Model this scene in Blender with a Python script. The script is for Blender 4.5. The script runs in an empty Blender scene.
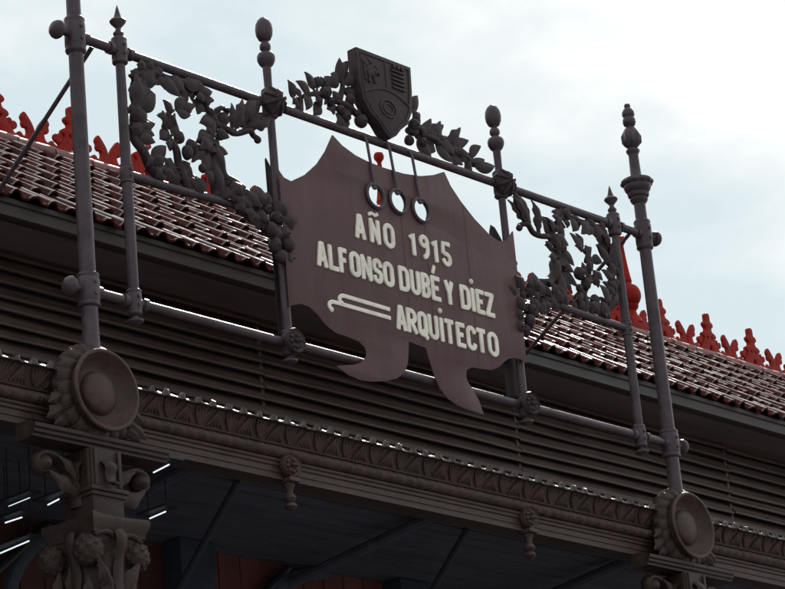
import bpy, bmesh, math, random
from mathutils import Vector, Matrix
# traced garland layout, metres in the plane of the frame (x, z[, x tip, z tip, width])
STEMS = [[(-2.272, 8.072), (-2.278, 8.159), (-2.271, 8.242), (-2.261, 8.327), (-2.232, 8.401), (-2.172, 8.459), (-2.099, 8.479), (-2.015, 8.49), (-1.922, 8.487), (-1.828, 8.484), (-1.745, 8.46), (-1.686, 8.409), (-1.647, 8.369), (-1.615, 8.302), (-1.61, 8.246)], [(-2.29, 8.1), (-2.267, 8.0), (-2.213, 7.925), (-2.138, 7.847), (-2.081, 7.797)], [(-2.033, 8.135), (-2.012, 8.214), (-1.972, 8.257), (-1.938, 8.291)], [(-2.031, 8.168), (-1.992, 8.08), (-1.951, 8.008), (-1.916, 7.927), (-1.903, 7.841), (-1.866, 7.785)]]
TRUNK = [[(-1.626, 8.369), (-1.638, 8.291), (-1.656, 8.211), (-1.669, 8.124), (-1.664, 8.068)], [(-1.567, 8.06), (-1.547, 7.992), (-1.512, 7.94), (-1.458, 7.929), (-1.388, 7.922)]]
HORN = [[(-1.644, 8.289), (-1.57, 8.279), (-1.496, 8.261), (-1.408, 8.277), (-1.328, 8.309), (-1.28, 8.3), (-1.253, 8.269)], [(-1.635, 8.325), (-1.605, 8.367), (-1.548, 8.403), (-1.504, 8.406), (-1.483, 8.399)]]
LEAF = [(-2.271, 8.194, -2.28, 8.395, 0.1), (-2.277, 8.282, -2.17, 8.484, 0.1), (-2.239, 8.374, -2.092, 8.498, 0.09), (-2.217, 8.396, -2.078, 8.414, 0.07), (-2.256, 8.287, -2.13, 8.338, 0.09), (-2.272, 8.21, -2.137, 8.32, 0.08), (-2.287, 8.14, -2.203, 8.179, 0.09), (-2.279, 8.118, -2.14, 8.151, 0.06), (-2.272, 8.08, -2.146, 8.137, 0.06), (-2.296, 8.154, -2.312, 8.215, 0.06), (-2.12, 8.473, -2.042, 8.514, 0.05), (-2.077, 8.485, -2.033, 8.4, 0.06), (-2.026, 8.483, -1.928, 8.381, 0.08), (-1.962, 8.501, -1.885, 8.422, 0.08), (-1.88, 8.482, -1.836, 8.381, 0.08), (-1.87, 8.485, -1.747, 8.502, 0.07), (-1.807, 8.477, -1.705, 8.488, 0.06), (-1.756, 8.457, -1.648, 8.478, 0.06), (-1.716, 8.426, -1.622, 8.435, 0.06), (-1.705, 8.429, -1.746, 8.324, 0.08), (-1.705, 8.429, -1.782, 8.4, 0.05), (-1.786, 8.474, -1.792, 8.401, 0.06), (-1.632, 8.298, -1.742, 8.252, 0.07), (-1.651, 8.326, -1.564, 8.391, 0.05), (-1.66, 8.34, -1.626, 8.358, 0.04), (-1.972, 8.257, -2.05, 8.306, 0.06), (-1.96, 8.277, -1.89, 8.364, 0.055), (-1.939, 8.283, -1.806, 8.343, 0.055), (-1.95, 8.271, -1.851, 8.269, 0.055), (-2.008, 8.198, -2.103, 8.199, 0.06), (-2.009, 8.181, -1.979, 8.23, 0.07), (-2.022, 8.145, -1.963, 8.243, 0.07), (-2.014, 8.123, -2.08, 8.065, 0.06), (-1.984, 8.106, -1.947, 8.186, 0.06), (-1.945, 8.075, -1.908, 8.151, 0.06), (-1.99, 8.031, -2.046, 8.041, 0.06), (-2.284, 8.053, -2.149, 8.067, 0.07), (-2.267, 8.009, -2.161, 8.012, 0.06), (-2.212, 7.934, -2.24, 7.959, 0.06), (-2.163, 7.914, -2.064, 8.008, 0.07), (-2.146, 7.87, -2.08, 7.935, 0.06), (-2.157, 7.867, -2.204, 7.912, 0.07), (-2.111, 7.806, -2.074, 7.888, 0.07), (-1.981, 7.895, -2.07, 7.929, 0.06), (-1.963, 7.867, -2.095, 7.878, 0.06), (-1.926, 7.933, -1.845, 7.969, 0.06), (-1.902, 7.857, -1.843, 7.933, 0.06), (-1.861, 7.843, -1.785, 7.886, 0.07), (-1.844, 7.806, -1.756, 7.852, 0.07), (-1.976, 7.831, -2.025, 7.859, 0.06), (-1.674, 8.187, -1.785, 8.125, 0.07), (-1.667, 8.147, -1.779, 8.068, 0.07), (-1.68, 8.11, -1.829, 7.982, 0.07), (-1.694, 8.073, -1.76, 7.932, 0.07), (-1.649, 8.102, -1.6, 8.181, 0.06), (-1.642, 8.306, -1.745, 8.253, 0.06), (-1.619, 8.329, -1.593, 8.378, 0.05), (-1.609, 8.324, -1.495, 8.392, 0.05), (-1.569, 8.292, -1.519, 8.364, 0.05), (-1.472, 8.284, -1.48, 8.43, 0.06), (-1.45, 8.29, -1.394, 8.474, 0.08), (-1.389, 8.356, -1.288, 8.494, 0.07), (-1.381, 8.325, -1.202, 8.526, 0.09), (-1.325, 8.339, -1.166, 8.437, 0.06), (-1.35, 8.307, -1.193, 8.451, 0.07), (-1.66, 8.226, -1.707, 8.197, 0.05), (-1.617, 8.229, -1.531, 8.21, 0.06), (-1.673, 8.198, -1.788, 8.118, 0.07), (-1.61, 8.189, -1.532, 8.226, 0.05), (-1.615, 8.138, -1.526, 8.115, 0.05)]
FRUIT_in_spray = [(-1.848, 8.063, 0.05), (-1.91, 8.002, 0.045), (-1.791, 7.934, 0.03)]
DROP_LEAF = [(-1.547, 7.907, -1.483, 7.838, 0.08), (-1.457, 7.856, -1.399, 7.81, 0.07), (-1.524, 7.816, -1.453, 7.736, 0.07), (-1.409, 7.868, -1.242, 7.865, 0.09), (-1.439, 7.885, -1.32, 7.804, 0.08), (-1.372, 7.755, -1.334, 7.661, 0.08), (-1.385, 7.789, -1.411, 7.686, 0.08), (-1.307, 7.771, -1.286, 7.666, 0.07), (-1.177, 7.789, -1.089, 7.859, 0.07), (-1.148, 7.759, -1.014, 7.79, 0.07), (-1.581, 7.875, -1.526, 7.791, 0.08), (-1.298, 7.864, -1.228, 7.844, 0.08)]
DROP_FRUIT = [(-1.315, 7.848, 0.052), (-1.256, 7.807, 0.045), (-1.245, 7.67, 0.05), (-1.116, 7.675, 0.052), (-1.171, 7.766, 0.045), (-1.1, 7.599, 0.055), (-1.206, 7.581, 0.05), (-1.092, 7.516, 0.05), (-1.174, 7.51, 0.045), (-1.361, 7.71, 0.035), (-1.296, 7.725, 0.035)]
TOPL_LEAF = [(-0.893, 8.644, -0.938, 8.728, 0.06), (-0.893, 8.644, -0.932, 8.597, 0.05), (-0.849, 8.666, -0.875, 8.701, 0.04), (-0.747, 8.715, -0.856, 8.748, 0.06), (-0.707, 8.758, -0.786, 8.821, 0.06), (-0.677, 8.777, -0.663, 8.839, 0.05), (-0.61, 8.806, -0.532, 8.876, 0.06), (-0.625, 8.802, -0.633, 8.851, 0.05), (-0.749, 8.694, -0.798, 8.605, 0.06), (-0.637, 8.692, -0.696, 8.608, 0.06), (-0.566, 8.701, -0.545, 8.643, 0.06), (-0.552, 8.822, -0.5, 8.9, 0.06), (-0.445, 8.884, -0.437, 9.015, 0.07), (-0.432, 8.877, -0.38, 9.01, 0.06), (-0.46, 8.879, -0.521, 8.905, 0.06), (-0.418, 8.87, -0.318, 8.93, 0.06), (-0.457, 8.666, -0.517, 8.576, 0.07), (-0.429, 8.663, -0.431, 8.586, 0.07), (-0.413, 8.678, -0.372, 8.657, 0.06), (-0.492, 8.732, -0.529, 8.775, 0.06), (-0.41, 8.818, -0.32, 8.854, 0.06)]
TOPL_STEM = [[(-0.226, 8.674), (-0.351, 8.716), (-0.464, 8.729), (-0.576, 8.741), (-0.675, 8.735), (-0.791, 8.693), (-0.879, 8.642)], [(-0.462, 8.74), (-0.431, 8.823), (-0.444, 8.895)]]
TOPL_FR = [(-0.627, 8.75, 0.05), (-0.384, 8.768, 0.05), (-0.299, 8.641, 0.065), (-0.488, 8.67, 0.045), (-0.443, 8.635, 0.05), (-0.576, 8.705, 0.04)]
TOPR_LEAF = [(0.241, 8.856, 0.293, 8.959, 0.06), (0.298, 8.773, 0.24, 8.845, 0.07), (0.29, 8.716, 0.383, 8.817, 0.06), (0.383, 8.729, 0.481, 8.826, 0.06), (0.461, 8.738, 0.545, 8.827, 0.06), (0.55, 8.717, 0.671, 8.826, 0.05), (0.593, 8.695, 0.766, 8.778, 0.06), (0.454, 8.692, 0.573, 8.609, 0.07), (0.588, 8.661, 0.685, 8.61, 0.06), (0.792, 8.668, 0.887, 8.754, 0.05), (0.82, 8.642, 0.912, 8.678, 0.05), (0.832, 8.623, 0.993, 8.655, 0.06), (0.27, 8.678, 0.354, 8.574, 0.09), (0.373, 8.661, 0.431, 8.634, 0.07), (0.35, 8.709, 0.461, 8.738, 0.09), (0.443, 8.723, 0.588, 8.661, 0.08), (0.608, 8.688, 0.761, 8.671, 0.07), (0.73, 8.675, 0.851, 8.638, 0.07), (0.734, 8.698, 0.729, 8.663, 0.05)]
TOPR_STEM = [[(0.184, 8.71), (0.32, 8.713), (0.47, 8.697), (0.605, 8.67), (0.743, 8.656), (0.851, 8.638)]]
TOPR_FR = [(0.223, 8.749, 0.06), (0.161, 8.624, 0.05), (0.3, 8.649, 0.045)]
C = bpy.context.scene.collection
RNG = random.Random(11)
PI = math.pi

# ------------------------------------------------------------------ mesh helper
class MB:
    def __init__(s): s.v=[]; s.f=[]
    def add(s, vs, fs):
        o=len(s.v); s.v+=[tuple(p) for p in vs]; s.f+=[tuple(i+o for i in f) for f in fs]; return s
    def box(s,x0,x1,y0,y1,z0,z1,c=0.0):
        if c>0:   # chamfered box
            vs=[];fs=[]
            bm=bmesh.new(); bmesh.ops.create_cube(bm,size=1)
            for v in bm.verts: v.co=Vector(((x0+x1)/2+v.co.x*(x1-x0),(y0+y1)/2+v.co.y*(y1-y0),(z0+z1)/2+v.co.z*(z1-z0)))
            bmesh.ops.bevel(bm,geom=bm.edges[:],offset=c,segments=2,affect='EDGES',profile=.6)
            bm.verts.index_update()
            s.add([v.co[:] for v in bm.verts],[[v.index for v in f.verts] for f in bm.faces]); bm.free(); return s
        return s.add([(x0,y0,z0),(x1,y0,z0),(x1,y1,z0),(x0,y1,z0),(x0,y0,z1),(x1,y0,z1),(x1,y1,z1),(x0,y1,z1)],
              [(0,3,2,1),(4,5,6,7),(0,1,5,4),(1,2,6,5),(2,3,7,6),(3,0,4,7)])
    def lathe(s, prof, c=(0,0,0), axis='z', n=24, sq=0):
        vs=[];fs=[]
        m=len(prof)
        for (r,h) in prof:
            for i in range(n):
                a=2*PI*(i+.5)/n; x=r*math.cos(a); y=r*math.sin(a)
                if sq: k=1/max(abs(math.cos(a)),abs(math.sin(a)))**sq; x*=k; y*=k
                if axis=='z': p=(c[0]+x,c[1]+y,c[2]+h)
                elif axis=='y': p=(c[0]+x,c[1]+h,c[2]-y)
                else: p=(c[0]+h,c[1]+x,c[2]+y)
                vs.append(p)
        for j in range(m-1):
            for i in range(n):
                k=(i+1)%n; fs.append((j*n+i,j*n+k,(j+1)*n+k,(j+1)*n+i))
        fs.append(tuple(range(n-1,-1,-1))); fs.append(tuple((m-1)*n+i for i in range(n)))
        return s.add(vs,fs)
    def sweep(s, path, rad, n=10, flat=1.0, up=(0,1,0), sup=1.0):
        P=[Vector(p) for p in path]; m=len(P)
        if not hasattr(rad,'__len__'): rad=[rad]*m
        vs=[];fs=[]
        U=Vector(up)
        for j in range(m):
            t=(P[min(j+1,m-1)]-P[max(j-1,0)]).normalized()
            N=t.cross(U)
            if N.length<.05: N=t.cross(Vector((1,0,.2)))
            N.normalize(); B=N.cross(t).normalized()
            for i in range(n):
                a=2*PI*i/n; ca,sa=math.cos(a),math.sin(a)
                if sup!=1: ca=math.copysign(abs(ca)**sup,ca); sa=math.copysign(abs(sa)**sup,sa)
                vs.append(P[j]+N*(rad[j]*ca)+B*(rad[j]*flat*sa))
        for j in range(m-1):
            for i in range(n):
                k=(i+1)%n; fs.append((j*n+i,(j+1)*n+i,(j+1)*n+k,j*n+k))
        fs.append(tuple(range(n))); fs.append(tuple((m-1)*n+i for i in range(n-1,-1,-1)))
        return s.add(vs,fs)
    def prism_x(s, prof, xs):
        m=len(prof); vs=[];fs=[]
        for x in xs: vs+=[(x,y,z) for y,z in prof]
        for j in range(len(xs)-1):
            for i in range(m):
                k=(i+1)%m; fs.append((j*m+i,j*m+k,(j+1)*m+k,(j+1)*m+i))
        fs.append(tuple(range(m-1,-1,-1))); fs.append(tuple((len(xs)-1)*m+i for i in range(m)))
        return s.add(vs,fs)
    def ball(s,c,r,n=14,lump=0.0,seed=0):
        if not hasattr(r,'__len__'): r=(r,r,r)
        vs=[];fs=[];m=n//2+1
        rr=random.Random(seed); ph=[rr.uniform(0,6.28) for _ in range(4)]
        for j in range(m):
            b=-PI/2+PI*j/(m-1)
            for i in range(n):
                a=2*PI*i/n
                k=1+lump*(math.sin(2*a+ph[0]+2*b)+.6*math.sin(3*a+ph[1])*math.cos(b)+.5*math.sin(4*b+ph[2]))
                vs.append((c[0]+r[0]*k*math.cos(b)*math.cos(a),c[1]+r[1]*k*math.cos(b)*math.sin(a),c[2]+r[2]*k*math.sin(b)))
        for j in range(m-1):
            for i in range(n):
                q=(i+1)%n; fs.append((j*n+i,j*n+q,(j+1)*n+q,(j+1)*n+i))
        return s.add(vs,fs)
    def leaf(s, b, t, w, y, fwd=0.03, lobes=0, fold=.35, yt=None, grow=1.12):
        """leaf lying near the XZ plane, b and t = (x,z); a lens with a raised midrib"""
        b=Vector((b[0],b[1]));t=Vector((t[0],t[1])); d=t-b; L=d.length; d/=L; n=Vector((-d.y,d.x))
        t=b+(t-b)*grow; d=t-b; L=d.length; d/=L; w=w*1.14
        T=[0,.08,.18,.28,.38,.48,.58,.68,.78,.87,.94,1.0]
        bend=RNG.uniform(-.12,.12)*L
        vs=[];fs=[]
        for q in T:
            h=.54*w*math.sin(PI*min(1,q**.82))**.8*(1.04-.16*q) if q<1 else .0006
            h=max(h,.004 if q<.5 else .0006)
            if lobes: h*=1+.22*math.cos(2*PI*lobes*q)
            c=b+d*(L*q)+n*(bend*math.sin(PI*q))
            yy=y-fwd*math.sin(PI*q*.8)+(0 if yt is None else yt*q*q)
            e=h*fold
            for u,dy in ((-1,e*.9),(-.5,-e*.12),(0,-e*.55),(.5,-e*.12),(1,e*.9),(.5,e*.75+.006),(0,e*.45+.009),(-.5,e*.75+.006)):
                p=c+n*(u*h); vs.append((p.x,yy+dy,p.y))
        for j in range(len(T)-1):
            for i in range(8):
                k=(i+1)%8; fs.append((j*8+i,(j+1)*8+i,(j+1)*8+k,j*8+k))
        fs.append(tuple(range(8))); fs.append(tuple((len(T)-1)*8+i for i in range(7,-1,-1)))
        return s.add(vs,fs)
    def mirror_x(s):
        r=MB(); r.v=[(-x,y,z) for x,y,z in s.v]; r.f=[tuple(reversed(f)) for f in s.f]; return r
    def mesh(s,name,mat,ang=38):
        me=bpy.data.meshes.new(name); me.from_pydata(s.v,[],s.f)
        bm=bmesh.new(); bm.from_mesh(me); bmesh.ops.recalc_face_normals(bm,faces=bm.faces[:]); bm.to_mesh(me); bm.free()
        for p in me.polygons: p.use_smooth=True
        me.set_sharp_from_angle(angle=math.radians(ang)); me.materials.append(mat); me.update(); return me
    def build(s,name,mat,parent=None,ang=38,label=None):
        return link(name,s.mesh(name,mat,ang),parent,label)

def wpos(o):
    p=Vector((0,0,0))
    while o: p+=o.location; o=o.parent
    return p
def link(name,me,parent=None,label=None):
    o=bpy.data.objects.new(name,me); C.objects.link(o)
    if parent is not None:
        o.parent=parent; o.location=-wpos(parent)
    if label: o['label']=label
    return o
def thing(name,label,cat,loc=(0,0,0),group=None):
    o=bpy.data.objects.new(name,None); C.objects.link(o); o.location=loc; o.empty_display_size=.1
    o['label']=label; o['category']=cat
    if group: o['group']=group
    return o
def copy_tree(o,parent=None):
    c=o.copy(); C.objects.link(c); c.parent=parent
    for ch in list(o.children): copy_tree(ch,c)
    return c
def curve_sheet(name,outlines,thick,y,mat,bevel=.0012):
    """flat cut plate from closed XZ outlines (extra outlines inside are holes), made into a mesh"""
    cu=bpy.data.curves.new(name,'CURVE'); cu.dimensions='2D'; cu.fill_mode='BOTH'; cu.extrude=thick/2-bevel; cu.bevel_depth=bevel; cu.bevel_resolution=1
    for ol in outlines:
        sp=cu.splines.new('POLY'); sp.points.add(len(ol)-1); sp.use_cyclic_u=True
        for p,(x,z) in zip(sp.points,ol): p.co=(x,z,0,1)
    ob=bpy.data.objects.new(name,cu); C.objects.link(ob)
    dg=bpy.context.evaluated_depsgraph_get()
    me=bpy.data.meshes.new_from_object(ob.evaluated_get(dg)); 
    bpy.data.objects.remove(ob); bpy.data.curves.remove(cu)
    for v in me.vertices: x,z,d=v.co; v.co=(x,y-d,z)
    me.flip_normals() if False else None
    bm=bmesh.new(); bm.from_mesh(me); bmesh.ops.remove_doubles(bm,verts=bm.verts[:],dist=1e-5); bmesh.ops.recalc_face_normals(bm,faces=bm.faces[:]); bm.to_mesh(me); bm.free()
    for p in me.polygons: p.use_smooth=True
    me.set_sharp_from_angle(angle=math.radians(30))
    me.materials.clear(); me.materials.append(mat); me.name=name
    return me
def smooth(pts,it=2,closed=True):
    for _ in range(it):
        q=[];n=len(pts)
        rng=range(n) if closed else range(n-1)
        for i in rng:
            a=pts[i];b=pts[(i+1)%n]
            q.append((a[0]*.75+b[0]*.25,a[1]*.75+b[1]*.25)); q.append((a[0]*.25+b[0]*.75,a[1]*.25+b[1]*.75))
        if not closed: q=[pts[0]]+q+[pts[-1]]
        pts=q
    return pts
def spl(pts,k=6):
    """Catmull-Rom through points (any dimension)"""
    out=[]
    n=len(pts)
    for i in range(n-1):
        p0=pts[max(i-1,0)];p1=pts[i];p2=pts[i+1];p3=pts[min(i+2,n-1)]
        for j in range(k):
            t=j/k
            out.append(tuple(.5*((2*b)+(c-a)*t+(2*a-5*b+4*c-d)*t*t+(-a+3*b-3*c+d)*t**3) for a,b,c,d in zip(p0,p1,p2,p3)))
    out.append(tuple(pts[-1])); return out
def lin(a,b,n): return [a+(b-a)*i/(n-1) for i in range(n)]

# ------------------------------------------------------------------ materials
def mat_base(name):
    m=bpy.data.materials.new(name); m.use_nodes=True; nt=m.node_tree
    return m,nt,nt.nodes['Principled BSDF']
def node(nt,t,**kw):
    n=nt.nodes.new(t)
    for k,v in kw.items(): setattr(n,k,v)
    return n
def noise(nt,co,scale,detail=4,rough=.55,stretch=None):
    if stretch:
        mp=node(nt,'ShaderNodeMapping'); mp.inputs['Scale'].default_value=stretch; nt.links.new(co,mp.inputs['Vector']); co=mp.outputs[0]
    n=node(nt,'ShaderNodeTexNoise'); n.inputs['Scale'].default_value=scale; n.inputs['Detail'].default_value=detail; n.inputs['Roughness'].default_value=rough
    nt.links.new(co,n.inputs['Vector']); return n.outputs['Fac']
def ramp(nt,fac,stops):
    r=node(nt,'ShaderNodeValToRGB'); e=r.color_ramp.elements
    while len(e)<len(stops): e.new(.5)
    for el,(p,c) in zip(e,stops): el.position=p; el.color=(*c,1)
    nt.links.new(fac,r.inputs['Fac']); return r.outputs['Color']
def mixc(nt,f,a,b,mode='MIX'):
    n=node(nt,'ShaderNodeMix',data_type='RGBA',blend_type=mode)
    if hasattr(f,'links'): nt.links.new(f,n.inputs[0])
    else: n.inputs[0].default_value=f
    for s,i in ((a,6),(b,7)):
        if hasattr(s,'links'): nt.links.new(s,n.inputs[i])
        else: n.inputs[i].default_value=(*s,1)
    return n.outputs[2]
def painted(name,col,var=.35,rough=(.38,.6),bump=.25,scale=7,dust=None,dustamt=.35,rust=None,stretch=None,spec=.5,dist=.004):
    m,nt,b=mat_base(name)
    co=node(nt,'ShaderNodeTexCoord').outputs['Object']
    n1=noise(nt,co,scale,6,.6,stretch); n2=noise(nt,co,scale*6,5,.65,stretch); n3=noise(nt,co,scale*.35,3,.5)
    d=tuple(c*(1-var) for c in col); l=tuple(min(1,c*(1+var)) for c in col)
    c=ramp(nt,n1,[(.3,d),(.5,col),(.72,l)])
    c=mixc(nt,.25,c,ramp(nt,n2,[(.3,d),(.7,l)]))
    if dust: c=mixc(nt,ramp(nt,n3,[(.45,(0,0,0)),(.72,(dustamt,)*3)]),c,dust)
    if rust: c=mixc(nt,ramp(nt,noise(nt,co,scale*1.7,7,.7),[(.6,(0,0,0)),(.72,(.6,)*3)]),c,rust)
    nt.links.new(c,b.inputs['Base Color'])
    rr=node(nt,'ShaderNodeMapRange'); rr.inputs[3].default_value=rough[0]; rr.inputs[4].default_value=rough[1]; rr.inputs[1].default_value=.3; rr.inputs[2].default_value=.7
    nt.links.new(n1,rr.inputs[0]); nt.links.new(rr.outputs[0],b.inputs['Roughness'])
    b.inputs['Specular IOR Level'].default_value=spec
    bp=node(nt,'ShaderNodeBump'); bp.inputs['Strength'].default_value=bump; bp.inputs['Distance'].default_value=dist
    ad=node(nt,'ShaderNodeMath',operation='ADD'); nt.links.new(n1,ad.inputs[0]); nt.links.new(n2,ad.inputs[1])
    nt.links.new(ad.outputs[0],bp.inputs['Height']); nt.links.new(bp.outputs[0],b.inputs['Normal'])
    return m
M={}
M['iron']=painted('painted_iron',(.07,.049,.058),.4,(.2,.36),.3,9,rust=(.085,.04,.026),dust=(.10,.07,.075),dustamt=.4,spec=.2)
M['castiron']=painted('cast_iron',(.066,.038,.034),.5,(.3,.58),.7,14,dust=(.085,.054,.047),dustamt=.55,rust=(.08,.032,.02),spec=.22)
M['column']=painted('shaded_column_iron',(.042,.025,.022),.5,(.34,.6),.8,12,spec=.2,dust=(.062,.04,.033),dustamt=.5,rust=(.10,.036,.022))  # cast iron colour darkened to paint in the shade around the columns
M['castleaf']=painted('cast_leaf_iron',(.045,.029,.032),.35,(.36,.55),.6,22,dust=(.065,.046,.048),dustamt=.4,spec=.15)
M['sheet']=painted('sign_sheet',(.105,.054,.058),.16,(.36,.58),.2,3,dust=(.11,.066,.066),dustamt=.5,spec=.12)
nt_=M['sheet'].node_tree; b_=nt_.nodes['Principled BSDF']; src=b_.inputs['Base Color'].links[0].from_socket
co_s=[n for n in nt_.nodes if n.type=='TEX_COORD'][0].outputs['Object']
st=ramp(nt_,noise(nt_,co_s,5,6,.65,(1.6,1,.16)),[(.42,(0,0,0)),(.68,(.28,)*3)])
c_=mixc(nt_,st,src,(.15,.10,.095))
st2=ramp(nt_,noise(nt_,co_s,8,5,.7,(1.5,1,.3)),[(.5,(0,0,0)),(.72,(.3,)*3)])
c_=mixc(nt_,st2,c_,(.05,.026,.028)); nt_.links.new(c_,b_.inputs['Base Color'])
M['sheet_dark']=painted('sign_side_sheet',(.03,.022,.025),.2,(.5,.65),.2,5,spec=.15)
M['cream']=painted('cream_paint',(.84,.77,.66),.1,(.45,.65),.25,30,dust=(.5,.42,.34),dustamt=.5)
M['red']=painted('red_ridge_paint',(.27,.013,.007),.4,(.45,.6),.35,8,spec=.1,dust=(.14,.016,.012),dustamt=.5)
M['redboard']=painted('red_brown_board',(.085,.032,.025),.4,(.5,.7),.3,5,spec=.3,dust=(.06,.03,.026),dustamt=.6,stretch=(.4,1,1))
M['wood']=painted('louvre_wood',(.08,.052,.045),.5,(.45,.7),.35,9,spec=.3,dust=(.12,.084,.07),dustamt=.6,stretch=(.1,1,4))
M['fascia']=painted('dark_fascia_paint',(.05,.038,.036),.3,(.5,.7),.2,5,stretch=(.3,1,1))
M['soffit']=painted('soffit_boards',(.2,.17,.17),.3,(.5,.7),.3,6,stretch=(.2,1,1))
M['blackiron']=painted('near_black_iron',(.018,.019,.024),.25,(.5,.7),.2,7)  # even near-black tone for braces and battens
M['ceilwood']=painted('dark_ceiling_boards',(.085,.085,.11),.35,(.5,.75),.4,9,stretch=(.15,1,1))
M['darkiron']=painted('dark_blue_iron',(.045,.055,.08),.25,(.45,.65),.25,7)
M['panel']=painted('red_brown_panel',(.16,.05,.042),.35,(.45,.65),.25,5,dust=(.2,.09,.08),dustamt=.4,stretch=(1,1,.2))
M['stone']=painted('plaza_granite',(.13,.128,.13),.2,(.6,.85),.3,3)
def tile_mat(name,rlo,rhi,spec):
    m,nt,b=mat_base(name)
    co=node(nt,'ShaderNodeTexCoord').outputs['Object']
    n1=noise(nt,co,3.1,5,.65); n2=noise(nt,co,26,5,.7); n3=noise(nt,co,5.5,4,.7)
    c=ramp(nt,n1,[(.25,(.028,.007,.007)),(.5,(.055,.010,.009)),(.75,(.085,.018,.013))])
    c=mixc(nt,ramp(nt,n2,[(.5,(0,0,0)),(.75,(.7,)*3)]),c,(.04,.026,.024))
    nt.links.new(c,b.inputs['Base Color']); b.inputs['Specular IOR Level'].default_value=spec
    rr=node(nt,'ShaderNodeMapRange'); rr.inputs[1].default_value=.38; rr.inputs[2].default_value=.6; rr.inputs[3].default_value=rlo; rr.inputs[4].default_value=rhi
    nt.links.new(n3,rr.inputs[0]); nt.links.new(rr.outputs[0],b.inputs['Roughness'])
    bp=node(nt,'ShaderNodeBump'); bp.inputs['Strength'].default_value=.4; bp.inputs['Distance'].default_value=.004
    nt.links.new(n2,bp.inputs['Height']); nt.links.new(bp.outputs[0],b.inputs['Normal'])
    return m
M['tile']=tile_mat('weathered_clay_tiles',.62,.9,.12)
M['worn']=painted('worn_iron_edge',(.05,.034,.032),.3,(.16,.34),.3,14,spec=.3)
M['tilenose']=tile_mat('worn_tile_edges',.1,.24,.6)
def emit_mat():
    m,nt,b=mat_base('glint_glow'); b.inputs['Base Color'].default_value=(.8,.8,.8,1)
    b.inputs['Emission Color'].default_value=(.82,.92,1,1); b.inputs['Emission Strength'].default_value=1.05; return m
M['glint_strip']=emit_mat()  # added glow standing in for daylight glints

# ------------------------------------------------------------------ ground
g=MB().add([(-400,-400,0),(400,-400,0),(400,400,0),(-400,400,0)],[(0,1,2,3)]).build('ground',M['stone']); g['kind']='structure'

# ------------------------------------------------------------------ market building
bld=thing('market_building','market hall behind the iron sign, wooden louvres under a red tiled roof with lacy crest','building',(3,3.4,0))
X0,X1=-9.0,17.0
EY,EZ,RY,RZ=1.15,8.03,3.4,9.70
def tiled(name,parent):
    mb=MB(); W=.305; NC=7; glossy=set()
    L=math.hypot(RY-EY,RZ-EZ); dy=(RY-EY)/L; dz=(RZ-EZ)/L; ny,nz=-dz,dy
    ex=(L+.02)/NC
    prof=[]
    def h(u):
        r=0
        for c0,hw,hh in ((.16,.13,.042),(.62,.13,.036)):
            q=(u-c0)/hw
            if abs(q)<1: r=max(r,hh*math.sqrt(1-q*q))
        return r
    us=[0,.035,.05,.075,.11,.16,.21,.245,.27,.285,.38,.495,.51,.535,.57,.62,.67,.705,.73,.745,.87,1.0]
    n=len(us)
    ncol=int((X1-X0)/W)
    for i in range(ncol):
        for j in range(NC):
            xx=X0+i*W+RNG.uniform(-.006,.006); s0=j*ex-.03+RNG.uniform(-.008,.008); s1=s0+ex+.07
            lift0=.034+RNG.uniform(-.004,.008); lift1=.003; sk=RNG.uniform(-.012,.012)
            vs=[]
            for (sl,lf) in ((s0,lift0),(s0+.02,lift0*.98),((s0+s1)/2,(lift0+lift1)/2),(s1,lift1)):
                for k,u in enumerate(us):
                    e=h(u)+lf+sk*(u-.5)-.006*math.sin(PI*u)
                    ss=sl+(.012*math.sin(PI*2*u) if sl==s0 else 0)
                    vs.append((xx+u*W*1.02,EY+dy*ss+ny*e,EZ+dz*ss+nz*e))
            base=len(vs)
            for k,u in enumerate(us):      # lower lip
                e=h(u)+lift0+sk*(u-.5)-.006*math.sin(PI*u)-.016
                ss=s0+.012*math.sin(PI*2*u)
                vs.append((xx+u*W*1.02,EY+dy*ss+ny*e,EZ+dz*ss+nz*e))
            fs=[]
            for r in range(3):
                for k in range(n-1): fs.append((r*n+k,r*n+k+1,(r+1)*n+k+1,(r+1)*n+k))
            for k in range(n-1): fs.append((base+k,base+k+1,k+1,k))
            o=len(mb.v); mb.add(vs,fs)
            for f in fs:
                if min(f)<n-1 and max(f)<2*n: glossy.add(tuple(q+o for q in f))
                # worn crowns of the rolls
                elif max(f)<base and RNG.random()<(.9 if j==0 else .17) and (min(f)%n in (3,4,5) or (min(f)%n in (14,15) and RNG.random()<.5)): glossy.add(tuple(q+o for q in f))
    # boarding under the tiles, gable side and rear slope
    mb.add([(X0,EY+.02,EZ-.012),(X1,EY+.02,EZ-.012),(X1,RY,RZ-.02),(X0,RY,RZ-.02),(X0,2*RY-EY,EZ),(X1,2*RY-EY,EZ)],[(0,1,2,3),(3,2,5,4)])
    me=bpy.data.meshes.new(name); me.from_pydata(mb.v,[],mb.f)
    for p in me.polygons: p.use_smooth=True
    me.set_sharp_from_angle(angle=math.radians(45)); me.materials.append(M['tile']); me.materials.append(M['tilenose'])
    for p,f in zip(me.polygons,mb.f):
        if f in glossy: p.material_index=1
    return link(name,me,parent)
roof=tiled('roof',bld)
MB().prism_x([(3.30,9.60),(3.30,9.70),(3.36,9.735),(3.44,9.735),(3.5,9.70),(3.5,9.60)],lin(X0,X1,3)).build('ridge_board',M['redboard'],roof)
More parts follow.
